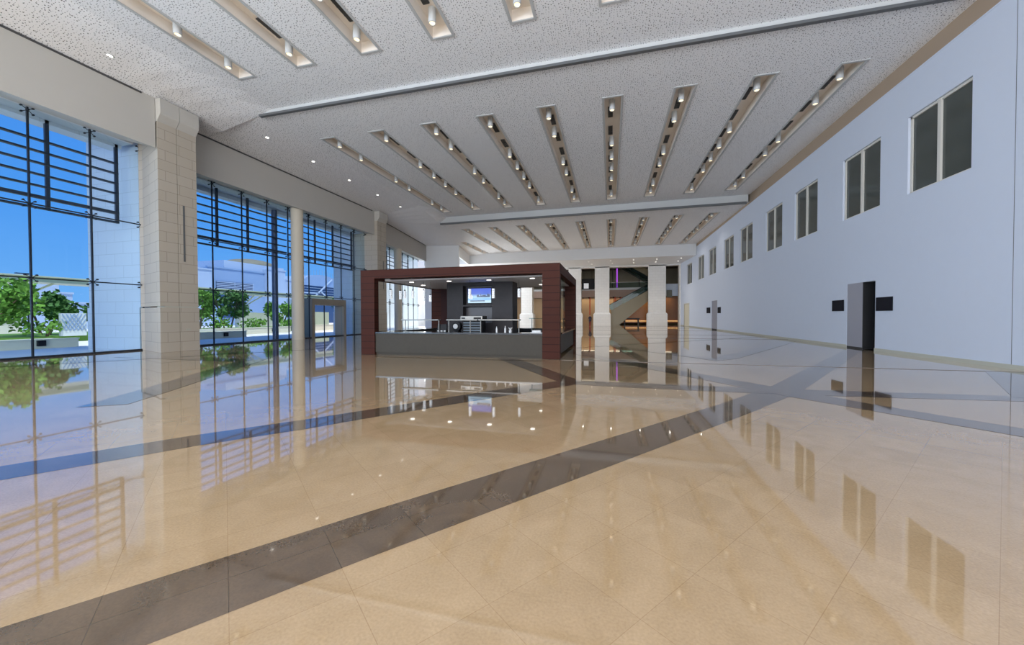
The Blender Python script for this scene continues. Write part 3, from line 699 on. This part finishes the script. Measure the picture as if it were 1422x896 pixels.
# person standing in the left opening
def person():
    t = thing('person', 'distant standing person in dark navy clothes left of the middle far column', 'person', (-3.05, 60.0, 0))
    ox, oy = -3.05, 60.0
    me = bpy.data.meshes.new('body')
    V = [(0, 0, .98), (0, 0, 1.22), (0, 0, 1.45), (0, 0, 1.56), (0, 0, 1.72), (.10, 0, .92), (.12, .02, .50), (.12, 0, .07), (.13, -.14, .04), (-.10, 0, .92), (-.12, -.05, .50), (-.13, .04, .07), (-.13, -.10, .04),
         (.19, 0, 1.43), (.26, .02, 1.15), (.22, -.16, .95), (.20, -.24, .90), (-.19, 0, 1.43), (-.27, .02, 1.15), (-.26, -.08, .90), (-.25, -.12, .82)]
    E = [(0, 1), (1, 2), (2, 3), (3, 4), (0, 5), (5, 6), (6, 7), (7, 8), (0, 9), (9, 10), (10, 11), (11, 12), (2, 13), (13, 14), (14, 15), (15, 16), (2, 17), (17, 18), (18, 19), (19, 20)]
    R = [.15, .14, .16, .06, .10, .10, .07, .045, .04, .10, .07, .045, .04, .07, .05, .035, .03, .07, .05, .035, .03]
    me.from_pydata([(x+ox-t.location.x, y+oy-t.location.y, z) for x, y, z in V], E, [])
    o = bpy.data.objects.new('body', me); COL.objects.link(o); o.parent = t
    sk = o.modifiers.new('skin', 'SKIN')
    for i, r in enumerate(R): me.skin_vertices[0].data[i].radius = (r, r*.8)
    me.skin_vertices[0].data[0].use_root = True
    sb = o.modifiers.new('sub', 'SUBSURF'); sb.levels = 1; sb.render_levels = 2
    me.materials.append(MAT['navy_cloth'])
    build('face', MB().ball((ox, oy-.03, 1.70), .095, 12, 8, 1.25), 'skin', t, smooth=True)
    build('hair', MB().ball((ox, oy+.02, 1.75), .105, 12, 8, 1.05), 'hair_black', t, smooth=True)
person()

# ------------------------------------------------------------ kiosk
KX0, KX1, KY0, KY1, KZ = -10.28, -1.80, 13.90, 20.76, 3.58
kt = thing('kiosk', 'large dark brown clad kiosk pavilion with grey counter in the middle of the hall', 'kiosk', ((KX0+KX1)/2, (KY0+KY1)/2, 0))
cw, cdp, bh = .66, .30, .36
for x0 in (KX0, KX1-cw):
    for y0 in (KY0, KY1-cdp):
        build('post', MB().box(x0, y0, 0, x0+cw, y0+cdp, KZ-bh), 'brown_cladding', kt)
build('top_beam', MB().box(KX0, KY0, KZ-bh, KX1, KY0+cdp, KZ), 'brown_cladding', kt)
build('top_beam', MB().box(KX0, KY1-cdp, KZ-bh, KX1, KY1, KZ), 'brown_cladding', kt)
build('top_beam', MB().box(KX0, KY0+cdp, KZ-bh, KX0+cdp, KY1-cdp, KZ), 'brown_cladding', kt)
build('top_beam', MB().box(KX1-cdp, KY0+cdp, KZ-bh, KX1, KY1-cdp, KZ), 'brown_cladding', kt)
build('inner_beam', MB().box(KX0+.7, 15.0, 3.28, KX1-.7, 15.12, 3.50), 'brown_cladding', kt)
cn = build('canopy', MB().box(KX0+.35, 15.15, 3.22, KX1-.35, KY1-cdp-.1, 3.32), 'canopy_white', kt)
for x, y in ((-9.0, 15.9), (-7.1, 15.9), (-5.2, 15.9), (-3.2, 15.7), (-2.9, 16.9), (-9.3, 17.6), (-8.4, 18.9), (-3.4, 18.9)):
    build('downlight', MB().lathe(x, y, [(.01, 3.205), (.10, 3.205), (.10, 3.22), (.01, 3.22)], 14), 'lamp_white', cn)
build('roof_edge', MB().box(KX0+.3, 15.0, 3.5, KX1-.3, KY1-.3, 3.56), 'dark_cladding', kt)
# counters
build('counter_front', MB().box(KX0+cw, KY0+.06, .10, KX1-cw, KY0+.12, .90).box(KX0+cw, KY0+.12, 0, KX1-cw, KY0+.70, .10), 'counter_grey', kt)
build('counter_top', MB().box(KX0+cw, KY0+.03, .90, KX1-cw, KY0+.78, .96), 'counter_top', kt)
build('side_counter', MB().box(KX1-.75, KY0+cdp, .10, KX1-.12, KY1-cdp, .9), 'counter_grey', kt)
build('side_counter_top', MB().box(KX1-.80, KY0+.78, .90, KX1-.02, KY1-cdp, .96), 'counter_top', kt)
build('side_counter', MB().box(KX0+.12, KY0+cdp, .10, KX0+.75, KY1-cdp, .9), 'counter_grey', kt)
build('side_counter_top', MB().box(KX0+.02, KY0+.78, .90, KX0+.80, KY1-cdp, .96), 'counter_top', kt)
build('back_counter', MB().box(KX0+.75, KY1-.9, 0, KX1-.75, KY1-.35, .96), 'counter_top', kt)
build('side_glass', MB().box(KX1-.10, KY0+cdp, .96, KX1-.085, KY0+2.3, KZ-bh), 'kiosk_glass', kt)
build('back_panel', MB().box(KX0+.66, KY1-.4, .96, KX0+1.05, KY1-.3, KZ-bh), 'dark_cladding', kt)
# core with two niches
cx0, cx1, cy0, cy1 = -7.62, -4.36, 16.8, 17.75
core = MB()
nx0, nx1 = -6.80, -5.35
core.box(cx0, cy0, 0, nx0, cy1, 3.22).box(nx1, cy0, 0, cx1, cy1, 3.22)
core.box(nx0, cy0, 3.06, nx1, cy1, 3.22).box(nx0, cy0, 2.08, nx1, cy1, 2.15).box(nx0, cy0, 0, nx1, cy1, 1.3)
core.box(nx0, cy0+.40, 1.3, nx1, cy1, 3.06)
co_ = build('core', core, 'core_grey', kt)
build('niche_lining', MB().box(nx0, cy0+.38, 1.3, nx1, cy0+.40, 2.08).box(nx0, cy0+.38, 2.15, nx1, cy0+.40, 3.06), 'niche_dark', co_)
build('side_recess', MB().box(cx1-.0, cy0+.05, 0, cx1+.01, cy1-.03, 2.1), 'matt_black', co_)
# television
t = thing('television', 'flat television with a blue city picture in the upper niche of the kiosk core', 'television', (-6.1, cy0+.1, 2.25))
build('screen_housing', MB().box(-6.64, cy0+.16, 2.20, -5.40, cy0+.24, 2.98), 'black_plastic', t, bevel=.01)
sc = build('screen', MB().box(-6.60, cy0+.150, 2.25, -5.44, cy0+.16, 2.94), 'screen_picture', t)
m = MB(); random.seed(3); x = -6.15
while x < -5.5:
    wd = random.uniform(.04, .09); m.box(x, cy0+.146, 2.52, x+wd, cy0+.150, 2.52+random.uniform(.05, .17)); x += wd
build('skyline', m, 'building_dark', sc)
build('pale_cloud', MB().box(-6.55, cy0+.146, 2.44, -6.36, cy0+.150, 2.60).box(-6.5, cy0+.146, 2.6, -6.4, cy0+.150, 2.66), 'pendant_white', sc)
build('caption_bar', MB().box(-6.48, cy0+.146, 2.32, -5.75, cy0+.150, 2.37), 'building_dark', sc)
build('wall_bracket', MB().box(-6.2, cy0+.24, 2.4, -5.8, cy0+.38, 2.7), 'black_plastic', t)
# serving shelf rails on the counter
def rail(label, x0, x1, posts, y, z=1.47):
    t = thing('counter_shelf', label, 'shelf', ((x0+x1)/2, y, .96), 'steel shelf rails on the kiosk counter')
    build('shelf_bar', MB().box(x0, y-.14, z-.03, x1, y+.14, z+.02), 'steel', t, bevel=.008)
    for px in posts:
        build('post', MB().tube((px, y, .96), (px, y, z-.03), .022, 10), 'steel', t, smooth=True)
rail('stainless shelf rail on kiosk counter, left end near the left brown post', -8.66, -6.92, (-8.52, -6.95), 14.5)
rail('stainless shelf rail on kiosk counter, in the middle by the coffee machine', -6.56, -5.2, (-6.5, -5.55), 14.5)
rail('long stainless shelf rail on kiosk counter, right of the coffee machine', -5.16, -3.45, (-5.1, -3.5), 14.5)
t = thing('glass_shelf', 'thin dark glass shelf on the kiosk side counter near the right post', 'shelf', (-2.9, 15.6, .96))
build('shelf_bar', MB().box(-3.3, 15.45, 1.5, -2.0, 15.75, 1.53), 'balustrade_glass', t)
for x in (-3.2,-2.15): build('post', MB().tube((x, 15.6, .96 if x > -2.6 else .0), (x, 15.6, 1.5), .018, 8), 'steel', t)
# coffee machine
t = thing('coffee_machine', 'stainless coffee machine with dark slatted body on a stand behind the kiosk counter', 'coffee machine', (-5.85, 15.7, 0))
build('stand', MB().box(-6.35, 15.35, 0, -5.30, 16.0, .92), 'core_grey', t)
b = MB().box(-6.28, 15.45, .92, -5.38, 15.95, 1.42)
build('body', b, 'black_plastic', t)
hd = build('top_housing', MB().box(-6.34, 15.35, 1.42, -5.32, 15.98, 1.63), 'steel', t, bevel=.015)
build('button_panel', MB().box(-5.72, 15.34, 1.49, -5.38, 15.35, 1.57), 'black_plastic', hd)
build('button_panel', MB().box(-6.28, 15.34, 1.50, -6.12, 15.35, 1.56), 'black_plastic', hd)
for k in range(4): build('front_slat', MB().box(-6.22, 15.40, .97+.11*k, -5.44, 15.45, 1.03+.11*k), 'slat_blue', t)
t = thing('grinder', 'black round coffee grinder with a white disc face beside the coffee machine', 'grinder', (-6.6, 15.6, 0))
build('stand', MB().box(-6.85, 15.4, 0, -6.42, 15.9, .92), 'core_grey', t)
build('drum', MB().tube((-6.6, 15.5, 1.17), (-6.6, 15.8, 1.17), .2, 20).box(-6.7, 15.5, .92, -6.5, 15.8, 1.0), 'black_plastic', t)
build('disc', MB().tube((-6.63, 15.48, 1.17), (-6.63, 15.5, 1.17), .11, 16), 'white_ceramic', t)
t = thing('cash_register', 'black cash register with white buttons at the left of the coffee machine', 'cash register', (-7.2, 14.75, .96))
build('base', MB().box(-6.52-.55, 14.40+.1, .96, -6.62, 14.66, 1.04), 'black_plastic', t)
build('screen_head', MB().hexa([(-7.05, 14.52, 1.04), (-6.64, 14.52, 1.04), (-6.64, 14.58, 1.04), (-7.05, 14.58, 1.04)], [(-7.05, 14.58, 1.28), (-6.64, 14.58, 1.28), (-6.64, 14.64, 1.28), (-7.05, 14.64, 1.28)]), 'black_plastic', t)
for k in range(3): build('button', MB().box(-7.02+.14*k, 14.495, .985, -6.93+.14*k, 14.5, 1.02), 'white_ceramic', t)
def bottle(x, y, label, h=.24, r=.035, cat='bottle', m='white_ceramic'):
    o = build('bottle', MB().lathe(x, y, [(.005, .96), (r, .96), (r, .96+h*.6), (r*.4, .96+h*.78), (r*.4, .96+h), (.005, .96+h)], 14), m, loc=(x, y, .96), smooth=True)
    tag(o, label, cat, 'bottles on the kiosk counter'); build('cap', MB().lathe(x, y, [(.005, .96+h), (r*.5, .96+h), (r*.5, .98+h), (.005, .98+h)], 10), 'black_plastic', o)
bottle(-4.42, 14.5, 'small white bottle on kiosk counter right of the coffee machine')
bottle(-4.05, 14.45, 'small white bottle in the middle of the kiosk counter right half, under the shelf rail', .26)
t = thing('plant_pot', 'small white ornament with spread arms on the kiosk counter', 'ornament', (-3.85, 14.42, .96))
build('cup', MB().lathe(-3.83, 14.42, [(.005, .96), (.05, .96), (.065, 1.05), (.005, 1.05)], 14), 'white_ceramic', t, smooth=True)
for a in (-.07, 0, .07): build('sprig', MB().tube((-3.83, 14.42, 1.05), (-3.83+a, 14.42, 1.16), .012, 6), 'white_ceramic', t)
t = thing('tray', 'white tray at the right end of the kiosk counter', 'tray', (-2.8, 14.45, .96))
build('tray_body', MB().box(-3.0, 14.3, .96, -2.55, 14.62, .98), 'white_ceramic', t)
build('cup_stack', MB().box(-2.95, 14.38, .98, -2.6, 14.55, 1.06), 'white_ceramic', t, bevel=.02)
# pendants
pend = [(-9.75, 15.35, .40, 'far left of the kiosk'), (-9.65, 16.0, .40, 'second from left in the kiosk'), (-9.42, 16.0, .36, 'third from left in the kiosk'), (-9.0, 16.0, .36, 'fourth from left in the kiosk'), (-8.43, 16.0, .5, 'large one left of the kiosk core'),
        (-8.1, 16.0, .30, 'short one against the dark rear post'), (-7.9, 17.9, .45, 'bright one beside the core left edge'), (-6.05, 15.75, .42, 'in front of the television left edge'), (-4.98, 15.85, .42, 'in front of the core right of the television'), (-3.9, 16.2, .38, 'right of the kiosk core')]
for x, y, h, s in pend:
    zt = 2.83 if 'short' not in s else 2.6
    t = thing('pendant_lamp', 'white patterned cylinder pendant lamp, '+s, 'pendant lamp', (x, y, zt-h), 'pendant lamps in the kiosk')
    sh = build('lamp_shade', MB().lathe(x, y, [(.005, zt-h), (.065, zt-h), (.065, zt), (.005, zt)], 16), 'pendant_white', t, smooth=True)
    m = MB()
    for q in range(4):
        for a in range(5):
            an = a*2*PI/5+q*.5; m.box(x+.063*cos(an)-.008, y+.063*sin(an)-.008, zt-h+.06+q*h*.2, x+.063*cos(an)+.008, y+.063*sin(an)+.008, zt-h+.09+q*h*.2)
    build('pattern', m, 'grey_slot', sh)
    build('cap', MB().lathe(x, y, [(.005, zt), (.04, zt), (.03, zt+.05), (.005, zt+.05)], 12), 'black_plastic', t)
    build('cable', MB().tube((x, y, zt+.05), (x, y, 3.22), .006, 6), 'black_plastic', t)

# ------------------------------------------------------------ outside
struct('ground', MB().box(-420, -200, -.4, -23.2, 420, -.05), 'plaza_paving')
def planter(label, x0, x1, y0, y1, h=.45, grass=True):
    t = thing('planter', label, 'planter', ((x0+x1)/2, (y0+y1)/2, -.05))
    w_ = .3
    build('wall', MB().box(x1-w_, y0, -.05, x1, y1, h).box(x0, y0, -.05, x0+w_, y1, h).box(x0+w_, y0, -.05, x1-w_, y0+w_, h).box(x0+w_, y1-w_, -.05, x1-w_, y1, h), 'planter_stone', t)
    build('coping', MB().box(x1-w_-.03, y0-.03, h, x1+.04, y1+.03, h+.06), 'planter_stone', t)
    if grass: build('soil', MB().box(x0+w_, y0+w_, 0, x1-w_, y1-w_, h-.08), 'lawn', t)
    return t
planter('long low stone planter wall outside the nearest glass wall', -32, -29.5, 2, 14.6, .40)
planter('low stone planter wall outside the second window bay, left', -33, -29.5, 19.0, 24.9, .42)
planter('low stone planter wall outside the second window bay, behind the column', -36, -33.5, 25.5, 33.4, .55)
planter('low stone planter seen through the entrance portal', -36, -33.8, 36.0, 43.2, .62)
for x, y, z, lab in ((-29.45, 13.1, .24, 'small black square wall light on the nearest planter'), (-29.45, 23.1, .24, 'small black square wall light on the left planter outside second bay'), (-33.45, 31.2, .30, 'small black wall light on planter behind the column'), (-33.75, 40.5, .32, 'small black wall light on the planter seen through the portal')):
    o = build('wall_light', MB().box(x-.02, y-.16, z-.15, x+.10, y+.16, z+.15), 'black_plastic', loc=(x, y, z-.15), bevel=.01); tag(o, lab, 'wall light', 'planter wall lights')
# paved lawn behind planters
struct('ground_lawn', MB().box(-46, 4, -.05, -36.2, 60, .35), 'lawn')

def tree(label, x, y, h, r, trunks, m='leaf', n=900, zb=.3, s=.20):
    t = thing('tree', label, 'tree', (x, y, zb))
    tr = MB(); rnd = random.Random(int(abs(x*31+y*17)))
    tips = []
    for k in range(trunks):
        a = 2*PI*k/trunks+rnd.random(); b0 = Vector((x+.25*cos(a), y+.25*sin(a), zb)); b1 = Vector((x+.35*r*cos(a), y+.45*r*sin(a), zb+h*.45))
        tr.tube(b0, b1, .09, 7, .06)
        for j in range(3):
            a2 = a+(j-1)*1.0; b2 = b1+Vector((cos(a2)*r*.4, sin(a2)*r*.4, h*rnd.uniform(.12, .4))); tr.tube(b1, b2, .055, 6, .02); tips.append(b2)
    build('trunk', tr, 'bark', t)
    cr_ = MB(); lobes = [(Vector((x+rnd.uniform(-.5, .5)*r*1.3, y+rnd.uniform(-.75, .75)*r, zb+h*rnd.uniform(.35, .85))), r*rnd.uniform(.28, .45)) for _ in range(9)]+[(q, r*.33) for q in tips]
    for _ in range(n):
        c, rr = rnd.choice(lobes); d = Vector((rnd.gauss(0, 1), rnd.gauss(0, 1), rnd.gauss(0, 1))).normalized()
        p = c+d*rr*rnd.random()**.4
        if p.z < zb+.25: continue
        u = Vector((rnd.gauss(0, 1), rnd.gauss(0, 1), rnd.gauss(0, 1))).normalized()*s; v = u.orthogonal().normalized()*s*.55
        cr_.add([p-u, p+v, p+u, p-v], [(0, 1, 2, 3)])
    build('foliage', cr_, m, t)
tree('leafy green tree outside the nearest glass, left of the glass joint', -38, 14.6, 3.9, 2.2, 3, 'leaf', 1500)
tree('leafy green tree outside the nearest glass, right of the glass joint', -40, 18.0, 3.2, 1.7, 2, 'leaf_dark', 1000)
tree('rounded shrub tree beside the white lattice wall', -44, 23.3, 2.6, 1.4, 2, 'leaf_dark', 500)
tree('bright green tree outside second bay, at the left by the stone pier', -37, 26.3, 4.2, 1.4, 2, 'leaf', 1100)
tree('dark green spreading tree outside second bay, in front of the canopy post', -39.5, 31.2, 4.4, 1.7, 2, 'leaf_dark', 1200)
tree('bright green tree outside second bay, behind the dark steel post', -40, 38.5, 3.2, 1.9, 2, 'leaf', 1100)
tree('small green tree seen through the entrance portal', -43, 54.7, 5.1, 2.4, 2, 'leaf_dark', 700)
for j, (y, hh) in enumerate(((12.5, .5), (16.5, .6), (20.5, .6), (22.0, .5), (27.8, .6), (31.8, .6), (36.4, .5))):
    tree('low %s hedge clump on the lawn outside, %s from the left' % ('green', ORD[j]), -36.8, y, hh+.5, 1.2, 1, 'leaf', 260, .3, .14)
# lattice wall
t = thing('lattice_screen', 'white lattice patterned screen wall outside the nearest glass', 'screen wall', (-36, 17.6, .35))
build('frame', MB().box(-36.2, 16.95, .35, -36.0, 18.25, 1.9), 'lattice_white', t)
lt = MB()
for k in range(7):
    lt.bar((-35.98, 16.98+.2*k-.0, .72), (-35.98, min(18.22, 17.6+.2*k), .72+min(1.15, 1.15*(18.22-16.98-.2*k)/.62)), .03, .04)
    lt.bar((-35.96, 18.22-.2*k, .72), (-35.96, max(16.98, 17.6-.2*k), .72+min(1.15, 1.15*(18.22-16.98-.2*k)/.62)), .03, .04)
build('lattice', lt, 'building_blue', t)
# walkway canopy with branching posts
t = thing('walkway_canopy', 'long pale walkway canopy on branching posts across the plaza', 'canopy', (-49, 40, 4.8))
build('roof', MB().box(-51, 8, 4.72, -48, 75, 5.15).box(-51.2, 8, 5.15, -47.8, 75, 5.25), 'canopy_paint', t)
for y in (9.5, 20.0, 30.6, 41.2, 51.8, 62.4, 73):
    p = build('post', MB().box(-49.9, y-.75, -.05, -49.1, y+.75, 3.3), 'canopy_paint', t)
    b = MB()
    for a in (-2.6, -1.3, 0, 1.3, 2.6): b.tube((-49.5, y+a*.25, 3.3), (-48.8, y+a, 4.72), .09, 8)
    build('branch', b, 'canopy_paint', p)
t = build('garden_wall', MB().box(-47.5, 41.0, -.05, -46.8, 45.5, 2.2).box(-47.5, 39.3, -.05, -46.8, 41, 2.25), 'planter_stone', loc=(-47, 42, -.05)); tag(t, 'pale stone garden wall outside behind the palm like shrub', 'wall')
# far buildings
def bld(label, x, boxes, loc=None):
    t = thing('building', label, 'building', (x, boxes[0][0], -.05))
    for i, (y0, y1, z1, m, dx) in enumerate(boxes):
        build('block', MB().box(x-18, y0, -.05, x+dx, y1, z1).box(x+dx-.4, y0-.1, z1, x+dx+.12, y1+.1, z1+.25), m, t)
    return t
t = bld('large white building with a shallow olive dome beyond the plaza', -72, [(50.5, 54.0, 10.4, 'building_white', 0), (54.0, 66.0, 11.1, 'building_blue', -1.0), (66.0, 70.5, 12.0, 'building_white', 0), (70.5, 79.0, 10.4, 'building_white', -3)])
build('attic', MB().box(-88, 57.5, 11.3, -73.5, 71.5, 12.9), 'building_white', t)
prof = [(5.5*math.cos(a*PI/2/8)+.01, 13.2+1.75*math.sin(a*PI/2/8)) for a in range(9)]
build('dome', MB().lathe(-81, 69.2, prof, 36), 'dome_olive', t, smooth=True)
wn = MB().box(-72.98, 55.5, 7.0, -72.8, 59.0, 8.6).box(-72.98, 59.4, 7.0, -72.8, 63.0, 8.6)
build('window', wn, 'building_dark', t)
ls = MB()
for k in range(5): ls.box(-72.8, 55.4, 7.1+.32*k, -72.6, 63.1, 7.24+.32*k)
build('louvre', ls, 'building_white', t)
build('window', MB().box(-72.98, 56.2, 1.5, -72.8, 58.6, 5.9), 'building_dark', t)
build('window', MB().box(-72.98, 60.0, 2.6, -72.8, 61.4, 5.9), 'building_dark', t)
# arched glass hall
t = thing('building', 'arched glass hall with diagonal struts seen above the entrance portal', 'building', (-76, 86.5, -.05))
arc = [(86.5+7.3*cos(PI*k/16), 9.9+3.1*sin(PI*k/16)) for k in range(17)]
build('arched_roof', MB().prism(arc, -100, -76, 'x'), 'building_blue', t)
build('glass_wall', MB().box(-100, 79.2, -.05, -76.2, 94, 9.9), 'building_dark', t)
st_ = MB()
for k in range(6): st_.box(-76.1, 79.2, 5.8+.7*k, -75.95, 94, 5.88+.7*k)
st_.bar((-75.9, 82, 5.8), (-75.9, 90, 12.0), .2, .35).bar((-75.9, 86, 8.4), (-75.9, 90.5, 5.2), .2, .35).bar((-75.9, 79.5, 7.9), (-75.9, 85, 8.0), .2, .3)
build('strut', st_, 'building_white', t)
build('mast', (lambda m: [m.tube((-76.5, y, 9.9), (-76.5, y, 14.4-abs(y-86.5)*.12), .05, 5) for y in [80+1.0*i for i in range(13)]] and m)(MB()), 'building_blue', t)
t = bld('low pale building left, behind the trees beyond the nearest glass', -72, [(26, 33.8, 6.4, 'building_white', 0), (33.8, 35.6, 4.9, 'building_white', -1), (35.6, 38.5, 3.6, 'building_white', -2), (16, 26, 4.6, 'building_blue', -3)])
build('window', MB().box(-71.98, 28, 2.2, -71.9, 30, 4), 'building_dark', t)
t = thing('garden_gate', 'white wall block and tall white gate post seen through the portal', 'wall', (-46, 50, -.05))
build('gate_post', MB().box(-47, 46.2, -.05, -46, 47.6, 4.3), 'building_white', t)
build('wall_block', MB().box(-45.6, 48.4, -.05, -45, 52.6, 2.4), 'planter_stone', t)
# street lamp
t = thing('street_lamp', 'tall thin street lamp far beyond the canopy at the left edge', 'street lamp', (-62, 26.7, -.05))
build('pole', MB().tube((-62, 26.7, -.05), (-62, 26.7, 6.45), .08, 8), 'dark_metal', t)
build('lamp_head', MB().box(-62.15, 25.8, 6.4, -61.85, 26.75, 6.5), 'dark_metal', t)
